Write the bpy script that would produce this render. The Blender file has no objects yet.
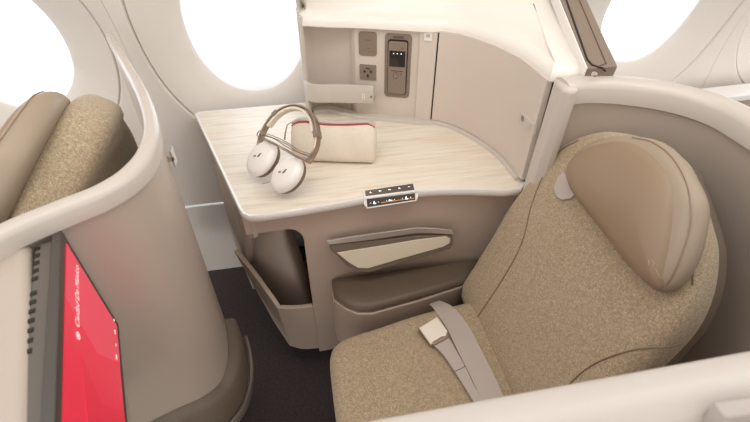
import bpy, bmesh, math, random
from mathutils import Vector, Matrix
random.seed(4)
SC = bpy.context.scene
COL = SC.collection
# ------------------------------------------------------------------ camera constants
F = 450.0; PITCH = math.radians(40); YAW = math.radians(10.5); CH = 1.45

def ray(px, py):
    u = (px - 375) / F; v = (py - 211) / F
    hor = math.cos(PITCH) - v * math.sin(PITCH); dz = -math.sin(PITCH) - v * math.cos(PITCH)
    return Vector((u * math.cos(YAW) + hor * math.sin(YAW), -u * math.sin(YAW) + hor * math.cos(YAW), dz))

def P(px, py, z):
    r = ray(px, py); t = (z - CH) / r.z
    return Vector((r.x * t, r.y * t, z))

class Frame:
    """origin + axes U, V, N of a plane in the cabin"""
    def __init__(s, o, U, V):
        s.o = Vector(o); s.U = Vector(U).normalized(); V = Vector(V)
        s.V = (V - V.dot(s.U) * s.U).normalized(); s.N = s.U.cross(s.V)
    def w(s, u, v, n=0.0):
        return s.o + s.U * u + s.V * v + s.N * n
    def hit(s, px, py, n=0.0):
        r = ray(px, py); c = Vector((0, 0, CH)); o = s.o + s.N * n
        t = (o - c).dot(s.N) / r.dot(s.N); p = c + r * t - s.o
        return (p.dot(s.U), p.dot(s.V))
    def hits(s, pts, n=0.0):
        return [s.hit(a, b, n) for a, b in pts]

FLAT = lambda z: Frame((0, 0, z), (1, 0, 0), (0, 1, 0))

# ------------------------------------------------------------------ materials
def mat(name, col, rough=0.5, metal=0.0, coat=0.0, bump=None, spec=0.5, emit=None, sheen=0.0):
    m = bpy.data.materials.new(name); m.use_nodes = True
    nt = m.node_tree; b = nt.nodes['Principled BSDF']
    b.inputs['Base Color'].default_value = (*col, 1); b.inputs['Roughness'].default_value = rough
    b.inputs['Metallic'].default_value = metal; b.inputs['Coat Weight'].default_value = coat
    b.inputs['Specular IOR Level'].default_value = spec
    if sheen: b.inputs['Sheen Weight'].default_value = sheen
    if emit:
        b.inputs['Emission Color'].default_value = (*emit[0], 1); b.inputs['Emission Strength'].default_value = emit[1]
    if bump:
        sc, st = bump
        tc = nt.nodes.new('ShaderNodeTexCoord'); n = nt.nodes.new('ShaderNodeTexNoise'); n.inputs['Scale'].default_value = sc
        n.inputs['Detail'].default_value = 3
        bp = nt.nodes.new('ShaderNodeBump'); bp.inputs['Strength'].default_value = st; bp.inputs['Distance'].default_value = 0.001
        nt.links.new(tc.outputs['Object'], n.inputs['Vector']); nt.links.new(n.outputs['Fac'], bp.inputs['Height'])
        nt.links.new(bp.outputs['Normal'], b.inputs['Normal'])
    return m

def speckle(name, base, light, dark, scale, rough=0.9, bump=0.5, amount=0.5, stretch=(1, 1, 1)):
    m = mat(name, base, rough, sheen=0.25)
    nt = m.node_tree; b = nt.nodes['Principled BSDF']
    tc = nt.nodes.new('ShaderNodeTexCoord'); mp = nt.nodes.new('ShaderNodeMapping'); mp.inputs['Scale'].default_value = stretch
    n = nt.nodes.new('ShaderNodeTexNoise'); n.inputs['Scale'].default_value = scale; n.inputs['Detail'].default_value = 2; n.inputs['Roughness'].default_value = 0.7
    r = nt.nodes.new('ShaderNodeValToRGB'); e = r.color_ramp.elements
    e[0].position = 0.33; e[0].color = (*dark, 1); e[1].position = 0.70; e[1].color = (*light, 1)
    mid = e.new(0.5); mid.color = (*base, 1)
    n2 = nt.nodes.new('ShaderNodeTexNoise'); n2.inputs['Scale'].default_value = scale * 0.35; n2.inputs['Detail'].default_value = 1
    mx = nt.nodes.new('ShaderNodeMixRGB'); mx.blend_type = 'OVERLAY'; mx.inputs['Fac'].default_value = amount
    bp = nt.nodes.new('ShaderNodeBump'); bp.inputs['Strength'].default_value = bump; bp.inputs['Distance'].default_value = 0.001
    L = nt.links
    L.new(tc.outputs['Object'], mp.inputs['Vector']); L.new(mp.outputs['Vector'], n.inputs['Vector']); L.new(mp.outputs['Vector'], n2.inputs['Vector'])
    L.new(n.outputs['Fac'], r.inputs['Fac']); L.new(r.outputs['Color'], mx.inputs['Color1']); L.new(n2.outputs['Fac'], mx.inputs['Color2'])
    L.new(mx.outputs['Color'], b.inputs['Base Color']); L.new(n.outputs['Fac'], bp.inputs['Height']); L.new(bp.outputs['Normal'], b.inputs['Normal'])
    return m

def wood(name):
    m = mat(name, (0.8, 0.7, 0.55), 0.35)
    nt = m.node_tree; b = nt.nodes['Principled BSDF']; L = nt.links
    tc = nt.nodes.new('ShaderNodeTexCoord'); mp = nt.nodes.new('ShaderNodeMapping')
    mp.inputs['Rotation'].default_value = (0, 0, math.radians(-10)); mp.inputs['Scale'].default_value = (2.2, 34, 34)
    n = nt.nodes.new('ShaderNodeTexNoise'); n.inputs['Scale'].default_value = 3.2; n.inputs['Detail'].default_value = 8; n.inputs['Roughness'].default_value = 0.62; n.inputs['Distortion'].default_value = 0.5
    r = nt.nodes.new('ShaderNodeValToRGB'); e = r.color_ramp.elements
    e[0].position = 0.30; e[0].color = (0.70, 0.60, 0.47, 1); e[1].position = 0.66; e[1].color = (0.87, 0.82, 0.73, 1)
    k = e.new(0.46); k.color = (0.80, 0.73, 0.62, 1)
    L.new(tc.outputs['Object'], mp.inputs['Vector']); L.new(mp.outputs['Vector'], n.inputs['Vector']); L.new(n.outputs['Fac'], r.inputs['Fac']); L.new(r.outputs['Color'], b.inputs['Base Color'])
    return m

M = dict(
    lining=mat('cabin_lining', (0.83, 0.79, 0.745), 0.55, bump=(600, 0.08)),
    lining_low=mat('lower_lining', (0.85, 0.83, 0.80), 0.35),
    lip=mat('window_lip', (0.90, 0.92, 0.94), 0.4),
    rim=mat('rim_cream', (0.61, 0.56, 0.51), 0.38, coat=0.15),
    topwhite=mat('top_cream', (0.86, 0.83, 0.78), 0.35, coat=0.2),
    shell=mat('shell_beige', (0.52, 0.445, 0.385), 0.42, coat=0.1),
    panel=mat('panel_beige', (0.66, 0.59, 0.525), 0.5, bump=(700, 0.1)),
    taupe=mat('taupe_satin', (0.53, 0.43, 0.36), 0.45, bump=(700, 0.08)),
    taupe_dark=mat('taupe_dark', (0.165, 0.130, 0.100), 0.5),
    grey_taupe=mat('grey_taupe', (0.30, 0.26, 0.22), 0.4),
    trimwhite=mat('edge_white', (0.86, 0.84, 0.82), 0.28, coat=0.3),
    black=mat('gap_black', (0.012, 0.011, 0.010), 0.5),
    gap=mat('seam_brown', (0.10, 0.075, 0.06), 0.7),
    leather=mat('headrest_leather', (0.31, 0.22, 0.145), 0.42, bump=(900, 0.25)),
    leather_side=mat('headrest_leather_side', (0.36, 0.29, 0.215), 0.45, bump=(900, 0.25)),
    leather_dark=mat('armrest_leather', (0.125, 0.092, 0.066), 0.42, bump=(900, 0.3)),
    silver=mat('satin_silver', (0.66, 0.62, 0.60), 0.28, metal=0.85),
    buckle=mat('buckle_plate', (0.93, 0.88, 0.80), 0.25, metal=0.4),
    bronze=mat('bronze_band', (0.36, 0.28, 0.225), 0.3, metal=0.75),
    belt=mat('belt_webbing', (0.52, 0.46, 0.42), 0.55, bump=(1500, 0.4)),
    tvframe=mat('monitor_frame', (0.075, 0.066, 0.058), 0.4),
    tvtop=mat('monitor_case', (0.13, 0.115, 0.10), 0.42),
    glossy=mat('glossy_black', (0.03, 0.024, 0.02), 0.08, coat=0.6),
    glossbrown=mat('glossy_brown', (0.10, 0.075, 0.06), 0.15, coat=0.4),
    fitting=mat('fitting_brown', (0.25, 0.195, 0.155), 0.35),
    icon=mat('icon_light', (0.8, 0.85, 0.9), 0.5, emit=((0.85, 0.93, 1.0), 1.6)),
    amber=mat('icon_amber', (0.6, 0.25, 0.05), 0.5, emit=((1.0, 0.4, 0.1), 0.15)),
    red=mat('screen_red', (0.5, 0.02, 0.04), 0.25, emit=((0.72, 0.026, 0.062), 0.56)),
    red2=mat('screen_rose', (0.5, 0.03, 0.06), 0.25, emit=((0.76, 0.055, 0.10), 0.56)),
    red3=mat('screen_crimson', (0.5, 0.02, 0.04), 0.25, emit=((0.64, 0.02, 0.05), 0.56)),
    scrtext=mat('screen_text', (0.8, 0.6, 0.6), 0.4, emit=((1.0, 0.66, 0.68), 0.75)),
    redtrim=mat('red_piping', (0.50, 0.035, 0.025), 0.6),
    zipgrey=mat('zip_tape', (0.52, 0.45, 0.42), 0.55),
    tassel=mat('tassel_gold', (0.45, 0.36, 0.20), 0.6),
    cream=mat('cream_insert', (0.70, 0.63, 0.50), 0.4),
    cupwhite=mat('ear_cup_white', (0.92, 0.90, 0.88), 0.22, coat=0.4),
    cushionbrown=mat('ear_cushion', (0.20, 0.145, 0.105), 0.5),
    ink=mat('mark_brown', (0.16, 0.10, 0.07), 0.5),
    inkpale=mat('mark_pale', (0.50, 0.40, 0.30), 0.4),
    fabric=speckle('seat_fabric', (0.40, 0.315, 0.205), (0.66, 0.56, 0.41), (0.28, 0.215, 0.135), 560, amount=0.35),
    piping=mat('seam_piping', (0.24, 0.185, 0.12), 0.9),
    pouch=speckle('pouch_canvas', (0.80, 0.73, 0.62), (0.86, 0.80, 0.70), (0.70, 0.61, 0.50), 800, 0.85, 0.5, 0.3, (1, 1, 3)),
    carpet=speckle('carpet', (0.050, 0.036, 0.036), (0.085, 0.064, 0.064), (0.022, 0.015, 0.016), 330, 0.98, 1.0),
    wood=wood('pale_oak'),
)
g = bpy.data.materials.new('window_glass'); g.use_nodes = True
nt = g.node_tree; nt.nodes.remove(nt.nodes['Principled BSDF'])
tr = nt.nodes.new('ShaderNodeBsdfTransparent'); gl = nt.nodes.new('ShaderNodeBsdfGlossy'); gl.inputs['Roughness'].default_value = 0.03
mx = nt.nodes.new('ShaderNodeMixShader'); mx.inputs[0].default_value = 0.05
nt.links.new(tr.outputs[0], mx.inputs[1]); nt.links.new(gl.outputs[0], mx.inputs[2]); nt.links.new(mx.outputs[0], nt.nodes['Material Output'].inputs[0])
M['glass'] = g

# ------------------------------------------------------------------ object helpers
def thing(name, label, cat, loc=(0, 0, 0), group=None):
    o = bpy.data.objects.new(name, None); COL.objects.link(o); o.empty_display_size = 0.05
    o.location = loc; o['label'] = label; o['category'] = cat
    if group: o['group'] = group
    return o

def tag(o, label, cat, group=None):
    o['label'] = label; o['category'] = cat
    if group: o['group'] = group
    return o

def mk(name, verts, faces, m, parent=None, smooth=True, bev=0.0, seg=3, sub=0, label=None, angle=35):
    me = bpy.data.meshes.new(name); me.from_pydata([tuple(v) for v in verts], [], faces)
    bm = bmesh.new(); bm.from_mesh(me); bmesh.ops.recalc_face_normals(bm, faces=bm.faces); bm.to_mesh(me); bm.free()
    me.materials.append(M[m]); me.validate()
    if smooth:
        me.polygons.foreach_set('use_smooth', [True] * len(me.polygons)); me.set_sharp_from_angle(angle=math.radians(angle))
    o = bpy.data.objects.new(name, me); COL.objects.link(o)
    if parent is not None:
        o.parent = parent
        o.matrix_parent_inverse = (Matrix.Translation(parent.location) if parent.type == 'EMPTY' else Matrix.Identity(4)).inverted()
    if bev:
        b = o.modifiers.new('bevel', 'BEVEL'); b.width = bev; b.segments = seg; b.limit_method = 'ANGLE'; b.angle_limit = math.radians(40); b.harden_normals = False
        me.polygons.foreach_set('use_smooth', [True] * len(me.polygons)); me.set_sharp_from_angle(angle=math.radians(180))
        w = o.modifiers.new('wn', 'WEIGHTED_NORMAL'); w.keep_sharp = True
    if sub:
        s = o.modifiers.new('sub', 'SUBSURF'); s.levels = sub; s.render_levels = sub
    if label: o['label'] = label
    return o

def struct(o):
    o['kind'] = 'structure'; return o

def smooth_path(pts, n=6, closed=False):
    pts = [Vector(p) for p in pts]; out = []; N = len(pts)
    rng = range(N) if closed else range(N - 1)
    for i in rng:
        p1 = pts[i]; p2 = pts[(i + 1) % N]
        p0 = pts[i - 1] if (closed or i > 0) else p1 * 2 - p2
        p3 = pts[(i + 2) % N] if (closed or i + 2 < N) else p2 * 2 - p1
        for k in range(n):
            t = k / n
            out.append(0.5 * ((2 * p1) + (p2 - p0) * t + (2 * p0 - 5 * p1 + 4 * p2 - p3) * t * t + (3 * p1 - p0 - 3 * p2 + p3) * t ** 3))
    if not closed: out.append(pts[-1])
    return out

def rrect(w, h, r, n=5, cx=0, cy=0):
    out = []
    for sx, sy, a0 in ((1, 1, 0), (-1, 1, 90), (-1, -1, 180), (1, -1, 270)):
        for k in range(n + 1):
            a = math.radians(a0 + 90 * k / n)
            out.append((cx + sx * (w / 2 - r) + r * math.cos(a), cy + sy * (h / 2 - r) + r * math.sin(a)))
    return out

def prism_data(pts, fr, n0, n1):
    N = len(pts)
    v = [fr.w(p[0], p[1], n0) for p in pts] + [fr.w(p[0], p[1], n1) for p in pts]
    f = [tuple(range(N))[::-1], tuple(range(N, 2 * N))] + [(i, (i + 1) % N, N + (i + 1) % N, N + i) for i in range(N)]
    return v, f

def prism(name, pts, fr, n0, n1, m, parent=None, bev=0.0, seg=3, label=None):
    v, f = prism_data(pts, fr, n0, n1)
    return mk(name, v, f, m, parent, bev=bev, seg=seg, label=label)

def multi(name, datas, m, parent=None, bev=0.0, label=None):
    V = []; Fc = []
    for v, f in datas:
        o = len(V); V += list(v); Fc += [tuple(i + o for i in q) for q in f]
    return mk(name, V, Fc, m, parent, bev=bev, label=label)

def sweep_data(path, prof, up=(0, 0, 1), closed=False, caps=True, sc=None):
    """prof: list of (side, up) offsets, closed loop"""
    up = Vector(up); path = [Vector(p) for p in path]; N = len(path); K = len(prof); v = []; f = []
    for i, p in enumerate(path):
        a = path[i - 1] if (i > 0 or closed) else p; b = path[(i + 1) % N] if (i < N - 1 or closed) else p
        t = (b - a).normalized(); s = t.cross(up).normalized(); u2 = s.cross(t).normalized()
        for (x, y) in prof: v.append(p + s * x * (sc[i] if sc else 1) + (up if abs(t.z) < 0.3 and abs(up.z) == 1 else u2) * y)
    for i in range(N if closed else N - 1):
        j = (i + 1) % N
        for k in range(K): f.append((i * K + k, i * K + (k + 1) % K, j * K + (k + 1) % K, j * K + k))
    if caps and not closed:
        f.append(tuple(range(K))[::-1]); f.append(tuple(range((N - 1) * K, N * K)))
    return v, f

def sweep(name, path, prof, m, parent=None, up=(0, 0, 1), bev=0, label=None, closed=False, sc=None):
    v, f = sweep_data(path, prof, up, closed, True, sc); return mk(name, v, f, m, parent, bev=bev, label=label, angle=50)

def circ(r, n=10, ry=None):
    ry = r if ry is None else ry
    return [(r * math.cos(2 * math.pi * k / n), ry * math.sin(2 * math.pi * k / n)) for k in range(n)]

def tube_data(path, r, n=8, up=(0.13, 0.21, 0.97)):
    path = [Vector(p) for p in path]; N = len(path); v = []; f = []
    rr = r if isinstance(r, (list, tuple)) else [r] * N
    s = None
    for i, p in enumerate(path):
        t = (path[min(i + 1, N - 1)] - path[max(i - 1, 0)]).normalized()
        if s is None: s = t.cross(Vector(up)).normalized()
        s = (s - s.dot(t) * t).normalized(); w = t.cross(s)
        for k in range(n):
            a = 2 * math.pi * k / n; v.append(p + s * rr[i] * math.cos(a) + w * rr[i] * math.sin(a))
    for i in range(N - 1):
        for k in range(n): f.append((i * n + k, i * n + (k + 1) % n, (i + 1) * n + (k + 1) % n, (i + 1) * n + k))
    f.append(tuple(range(n))[::-1]); f.append(tuple(range((N - 1) * n, N * n)))
    return v, f

def tube(name, path, r, m, parent=None, n=8, label=None):
    v, f = tube_data(path, r, n); return mk(name, v, f, m, parent, label=label, angle=60)

class Pillow:
    """soft padded slab over a closed outline in a frame; rounded edges and a gentle dome"""
    def __init__(s, outline, fr, thick, edge, dome, n=6, cen=None, closed_smooth=True, back_edge=None):
        s.fr = fr; s.o = smooth_path([Vector((a, b, 0)) for a, b in outline], n, True) if closed_smooth else [Vector((a, b, 0)) for a, b in outline]
        s.c = Vector((cen[0], cen[1], 0)) if cen else sum(s.o, Vector()) / len(s.o)
        s.R = min((p - s.c).length for p in s.o); s.thick = thick; s.edge = edge; s.dome = dome; s.be = back_edge or edge
    def h(s, k):                      # height at relative radius k in 0..1
        e = s.edge / s.R; x = max(0.0, (k - (1 - e)) / e)
        return s.dome * (1 - k * k) - s.edge * (1 - math.sqrt(max(0.0, 1 - x * x)))
    def top(s, u, v, dn=0.0):         # surface point above (u,v)
        p = Vector((u, v, 0)) - s.c; a = math.atan2(p.y, p.x); best = None
        N = len(s.o)
        for i in range(N):
            q0 = s.o[i] - s.c; q1 = s.o[(i + 1) % N] - s.c
            d = p.x * (q1.y - q0.y) - p.y * (q1.x - q0.x)
            if abs(d) < 1e-12: continue
            t = (q0.x * (q1.y - q0.y) - q0.y * (q1.x - q0.x)) / d
            w = (p.x * q0.y - p.y * q0.x) / -d if False else None
            x = p * t
            seg = q1 - q0; L2 = seg.length_squared; w = (x - q0).dot(seg) / L2 if L2 else 0
            if t > 0 and -1e-4 <= w <= 1 + 1e-4: best = t; break
        k = min(1.0, 1.0 / best) if best else 0.0
        return s.fr.w(u, v, s.h(k) + dn)
    def data(s):
        ks = [0.12, 0.3, 0.5, 0.68, 0.8]; e = s.edge / s.R
        ks = [k for k in ks if k < 1 - e - 0.02] + [1 - e * (1 - math.sin(math.radians(a))) for a in (0, 15, 30, 45, 60, 75, 90)]
        v = [s.fr.w(s.c.x, s.c.y, s.h(0))]; f = []; N = len(s.o)
        rings = []
        for k in ks: rings.append((k, s.h(k)))
        eb = s.be / s.R
        for a in (90, 60, 30, 0):
            x = math.sin(math.radians(a)); rings.append((1 - eb * (1 - x), -s.thick + s.be * (1 - math.cos(math.radians(a)))))
        for (k, h) in rings:
            for p in s.o:
                q = s.c + (p - s.c) * k; v.append(s.fr.w(q.x, q.y, h))
        for i in range(N): f.append((0, 1 + i, 1 + (i + 1) % N))
        for r in range(len(rings) - 1):
            a = 1 + r * N; b = a + N
            for i in range(N): f.append((a + i, a + (i + 1) % N, b + (i + 1) % N, b + i))
        a = 1 + (len(rings) - 1) * N; f.append(tuple(a + i for i in range(N)))
        return v, f
    def build(s, name, m, parent=None, label=None):
        v, f = s.data(); return mk(name, v, f, m, parent, label=label, angle=80)

def text_mesh(name, body, fr, u, v, n, size, m, parent, rot=0.0, extrude=0.0002, align='LEFT', shear=0.0):
    cu = bpy.data.curves.new(name, 'FONT'); cu.body = body; cu.size = size; cu.extrude = extrude; cu.align_x = align; cu.resolution_u = 3; cu.shear = shear
    t = bpy.data.objects.new('tmp', cu); COL.objects.link(t)
    dg = bpy.context.evaluated_depsgraph_get(); me = bpy.data.meshes.new_from_object(t.evaluated_get(dg))
    bpy.data.objects.remove(t); c, s_ = math.cos(rot), math.sin(rot)
    for vt in me.vertices:
        x, y, z = vt.co; vt.co = fr.w(u + x * c - y * s_, v + x * s_ + y * c, n + z)
    me.materials.clear(); me.materials.append(M[m]); me.name = name
    o = bpy.data.objects.new(name, me); COL.objects.link(o); o.parent = parent
    o.matrix_parent_inverse = (Matrix.Translation(parent.location) if parent.type == 'EMPTY' else Matrix.Identity(4)).inverted()
    return o

def box_data(x0, x1, y0, y1, z0, z1):
    return prism_data([(x0, y0), (x1, y0), (x1, y1), (x0, y1)], FLAT(0), z0, z1)

# ------------------------------------------------------------------ SETTING: floor and window wall
floor = struct(mk('floor', [(-3, -1.2, 0), (4, -1.2, 0), (4, 1.75, 0), (-3, 1.75, 0)], [(0, 1, 2, 3)], 'carpet', smooth=False))

WPROF = [(0.0, 1.43), (0.36, 1.455), (0.74, 1.462), (0.9, 1.45), (1.06, 1.405), (1.3, 1.285), (1.5, 1.14), (1.75, 0.92), (2.0, 0.64)]
def wall_y(z):
    for (a, ya), (b, yb) in zip(WPROF, WPROF[1:]):
        if z <= b:
            t = (z - a) / (b - a); i = WPROF.index((a, ya))
            m0 = (yb - WPROF[i - 1][1]) / (b - WPROF[i - 1][0]) if i > 0 else (yb - ya) / (b - a)
            m1 = (WPROF[i + 2][1] - ya) / (WPROF[i + 2][0] - a) if i + 2 < len(WPROF) else (yb - ya) / (b - a)
            h = b - a
            return (2*t**3-3*t*t+1)*ya + (t**3-2*t*t+t)*h*m0 + (-2*t**3+3*t*t)*yb + (t**3-t*t)*h*m1
    return WPROF[-1][1]

PW = 0.705; WC = [-0.130 + PW * k for k in range(-3, 5)]; ZC = 1.0; ZLO = 0.345; ZHI = 1.70
WA, WB = 0.178, 0.232          # clear opening half sizes
RA, RB = 0.312, 0.39           # recessed surround half sizes
def sup(a, b, th, n=2.12):
    c, s = math.cos(th), math.sin(th); r = (abs(c / a) ** n + abs(s / b) ** n) ** (-1 / n); return r * c, r * s
ths = sorted(set([2 * math.pi * k / 96 for k in range(96)] + [math.atan2(sz, sx) % (2 * math.pi) for sx in (-PW / 2, PW / 2) for sz in (ZLO - ZC, ZHI - ZC)]))
def rect_pt(th):
    c, s = math.cos(th), math.sin(th)
    tx = (PW / 2) / abs(c) if abs(c) > 1e-9 else 1e9; tz = ((ZHI - ZC) if s > 0 else (ZC - ZLO)) / abs(s) if abs(s) > 1e-9 else 1e9
    t = min(tx, tz); return c * t, s * t
wv = []; wf = []
for cx in WC:
    rings = []
    for k, d in ((0.0, 0.052), (0.06, 0.044), (0.3, 0.034), (0.6, 0.020), (0.85, 0.010), (0.97, 0.006)):
        rings.append([(lambda A, B: (A[0] + (B[0] - A[0]) * k, A[1] + (B[1] - A[1]) * k, d))(sup(WA, WB, t), sup(RA, RB, t, 2.1)) for t in ths])
    rings.append([(*sup(RA, RB, t, 2.1), 0.016) for t in ths]); rings.append([(*sup(RA + .004, RB + .004, t, 2.1), 0.001) for t in ths])
    rings.append([(*sup(RA + .007, RB + .007, t, 2.1), 0.0) for t in ths])
    for k in (0.1, 0.25, 0.45, 0.7, 0.90, 0.985, 1.0):
        q = []
        for t in ths:
            A = sup(RA + .007, RB + .007, t, 2.1); B = rect_pt(t); q.append((A[0] + (B[0] - A[0]) * k, A[1] + (B[1] - A[1]) * k, 0.005 if k == 1 else 0.0))
        rings.append(q)
    N = len(ths)
    for r in rings:
        for (x, z, d) in r: wv.append((cx + x, wall_y(ZC + z) + d, ZC + z))
    base = len(wv) - len(rings) * N
    for r in range(len(rings) - 1):
        a = base + r * N; b = a + N
        for i in range(N): wf.append((a + i, a + (i + 1) % N, b + (i + 1) % N, b + i))
wall = struct(mk('wall_window', wv, wf, 'lining', angle=28))
# lower lining panels below the seam
vv = []; ff = []; zs = [0.0, 0.06, 0.12, 0.2, 0.28, 0.335, 0.34]
for x in (WC[0] - PW / 2, WC[-1] + PW / 2):
    for z in zs: vv.append((x, wall_y(z) + (0.014 if z == 0.34 else 0.004), z))
for k in range(len(zs) - 1): ff.append((k, k + 1, len(zs) + k + 1, len(zs) + k))
struct(mk('baseboard_window', vv, ff, 'lining_low', angle=20))
vv = [(x, wall_y(z) + 0.016, z) for x in (WC[0] - PW / 2, WC[-1] + PW / 2) for z in (0.30, 0.36)]
struct(mk('trim_1', vv, [(0, 1, 3, 2)], 'gap', smooth=False))
vv = []; ff = []; zs = [1.70, 1.80, 1.90, 2.0]
for x in (WC[0] - PW / 2, WC[-1] + PW / 2):
    for z in zs: vv.append((x, wall_y(z), z))
for k in range(3): ff.append((k, k + 1, 5 + k, 4 + k))
struct(mk('trim_2', vv, ff, 'lining'))
for i, cx in enumerate(WC):
    w = thing('window_%d' % (i + 1), '', '', (cx, 1.45, ZC)); del w['label']; del w['category']; struct(w)
    loops = [(1.0, 0.050), (0.985, 0.055), (0.93, 0.085), (0.91, 0.11)]
    v = []; f = []; N = 64
    for k, d in loops:
        for j in range(N):
            x, z = sup(WA * k, WB * k, 2 * math.pi * j / N); v.append((cx + x, wall_y(ZC + z) + d, ZC + z))
    for r in range(3):
        for j in range(N): f.append((r * N + j, r * N + (j + 1) % N, (r + 1) * N + (j + 1) % N, (r + 1) * N + j))
    mk('window_frame', v, f, 'lip', w)
    v = [(cx, wall_y(ZC) + 0.10, ZC)]; f = []
    for j in range(N):
        x, z = sup(WA * 0.915, WB * 0.915, 2 * math.pi * j / N); v.append((cx + x, wall_y(ZC + z) + 0.10, ZC + z))
    for j in range(N): f.append((0, 1 + j, 1 + (j + 1) % N))
    mk('pane', v, f, 'glass', w)

# ------------------------------------------------------------------ WORKTOP
ZT = 0.74
wt_out = [(-0.342, 1.432), (-0.328, 1.445), (-0.15, 1.446), (0.0, 1.447), (0.10, 1.446), (0.20, 1.445), (0.42, 1.445), (0.60, 1.445), (0.60, 0.99),
          (0.592, 0.90), (0.545, 0.848), (0.50, 0.850), (0.412, 0.871), (0.33, 0.884), (0.25, 0.890), (0.16, 0.887), (0.06, 0.875), (-0.04, 0.867), (-0.12, 0.864), (-0.150, 0.867), (-0.166, 0.880), (-0.175, 0.900)]
wt_s = []
raw = [Vector((a, b, 0)) for a, b in wt_out]
wt_s = raw[:]
wtop = thing('worktop', 'pale oak worktop with white edge holding the headphones and cream pouch', 'worktop', (0.1, 1.15, ZT - 0.03))
# wood surface (inset) and white edge band
def inset(pts, d):
    out = []; N = len(pts)
    for i in range(N):
        a, b, c = Vector(pts[i - 1]), Vector(pts[i]), Vector(pts[(i + 1) % N])
        n1 = Vector((-(b - a).y, (b - a).x)).normalized(); n2 = Vector((-(c - b).y, (c - b).x)).normalized()
        m_ = (n1 + n2); m_ = m_ / max(0.3, m_.length_squared) * 2
        out.append((b.x + m_.x * d, b.y + m_.y * d))
    return out
wo = [(p.x, p.y) for p in raw]
area = sum(wo[i - 1][0] * wo[i][1] - wo[i][0] * wo[i - 1][1] for i in range(len(wo)))
wi = inset(wo, 0.009 if area > 0 else -0.009)
prism('oak_surface', wi, FLAT(0), ZT - 0.012, ZT, 'wood', wtop)
N = len(wo); v = []; f = []
for pts, z in ((wi, ZT - 0.0005), (inset(wo, 0.002 if area > 0 else -0.002), ZT + 0.001), (wo, ZT - 0.003), (wo, ZT - 0.016), (inset(wo, 0.004 if area > 0 else -0.004), ZT - 0.021), (wi, ZT - 0.021)):
    v += [(x, y, z) for x, y in pts]
for r in range(6):
    for i in range(N):
        a = r * N; b = ((r + 1) % 6) * N; f.append((a + i, a + (i + 1) % N, b + (i + 1) % N, b + i))
mk('edge_band', v, f, 'trimwhite', wtop, angle=50)
# seat control panel set in the front edge
pa = P(367, 189.5, ZT + 0.004); pb = P(413, 182.5, ZT + 0.004)
cf = Frame(pa, pb - pa, (0, 0, 1)); cl = (pb - pa).length
HU = cf.U; HN = Vector((-HU.y, HU.x, 0))         # towards the wall
cpan = thing('seat_control_panel', 'small glossy black seat control panel with lit icons, set in the worktop front edge', 'control panel', (pa + pb) / 2)
cside = Frame(pa, HU, HN)                         # top plane, n = up
PA_ = FLAT(ZT + 0.0035)
prism('panel_housing', PA_.hits([(362.5, 190), (414.5, 182.3), (417, 191), (364, 198.5)]), PA_, -0.02, 0.0, 'trimwhite', cpan, bev=0.0015)
slope = Frame(P(365.4, 195.7, ZT + 0.0045), HU, HN)
prism('upper_key_strip', slope.hits([(365, 190.7), (413, 183.6), (414.3, 189.6), (365.7, 195.9)]), slope, -0.002, 0.0006, 'glossbrown', cpan, bev=0.0004)
front = Frame(P(366, 198, ZT + 0.002), HU, Vector((0, 0, 1)) * 0.75 + HN * 0.66)
prism('panel_face', front.hits([(364, 197.5), (417, 190.3), (418.5, 196), (416.5, 200.9), (367.4, 208.7), (364, 204)]), front, -0.016, 0.0, 'trimwhite', cpan, bev=0.0012)
prism('lower_key_strip', front.hits([(366.6, 198.4), (415, 191.6), (415.3, 199.8), (367.4, 207.2)], .001), front, -0.002, 0.001, 'glossy', cpan, bev=0.0004)
def blob(fr, u, v, n, pts, s): return prism_data([(u + a * s, v + b * s) for a, b in pts], fr, n - 0.0004, n + 0.0003)
seat_ic = [(-1, -1), (1.0, -1), (1.1, -0.4), (-0.2, -0.3), (0.3, 1.0), (-0.4, 1.1)]
lie_ic = [(-1.3, -0.4), (1.3, -0.4), (1.3, 0.1), (0.2, 0.1), (-0.6, 0.7), (-1.3, 0.5)]
arrow_ic = [(-1, -0.5), (0, 0.7), (1, -0.5), (0.3, -0.2), (-0.3, -0.2)]
for k, sh in enumerate((seat_ic, lie_ic, lie_ic, seat_ic, arrow_ic)):
    c = slope.hit(370.5 + 9.6 * k, 192.6 - 1.42 * k)
    prism('lit_icon', [(c[0] + a * 0.0023, c[1] + b * 0.0023) for a, b in sh], slope, 0.0004, 0.0011, 'icon', cpan, label='white lit seat icon')
for k in range(3):
    for du, sh, sz in ((-4, arrow_ic, .0016), (0, seat_ic if k != 1 else lie_ic, .0034), (4, arrow_ic, .0016)):
        c = front.hit(374.5 + 16 * k + du, 202.6 - 2.35 * k - du * .14, .001)
        prism('lit_icon', [(c[0] + a * sz, c[1] + b * sz) for a, b in sh], front, 0.0008, 0.0016, 'icon', cpan, label='white lit seat icon')
prism('amber_light_line', front.hits([(381, 202.2), (414, 197.8), (414, 198.5), (381, 203)], .001), front, 0.0008, 0.0014, 'amber', cpan, label='thin amber light line')

# ------------------------------------------------------------------ SIDE CONSOLE below the worktop
con = thing('side_console', 'taupe side console under the worktop with an open literature bin at its corner', 'console', (0.2, 1.1, 0))
FP = Frame((-0.02, 0.878, 0), (1, -0.0, 0), (0, 0, 1))     # front plane; N points to -y (aisle)
ztop = ZT - 0.022
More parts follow.
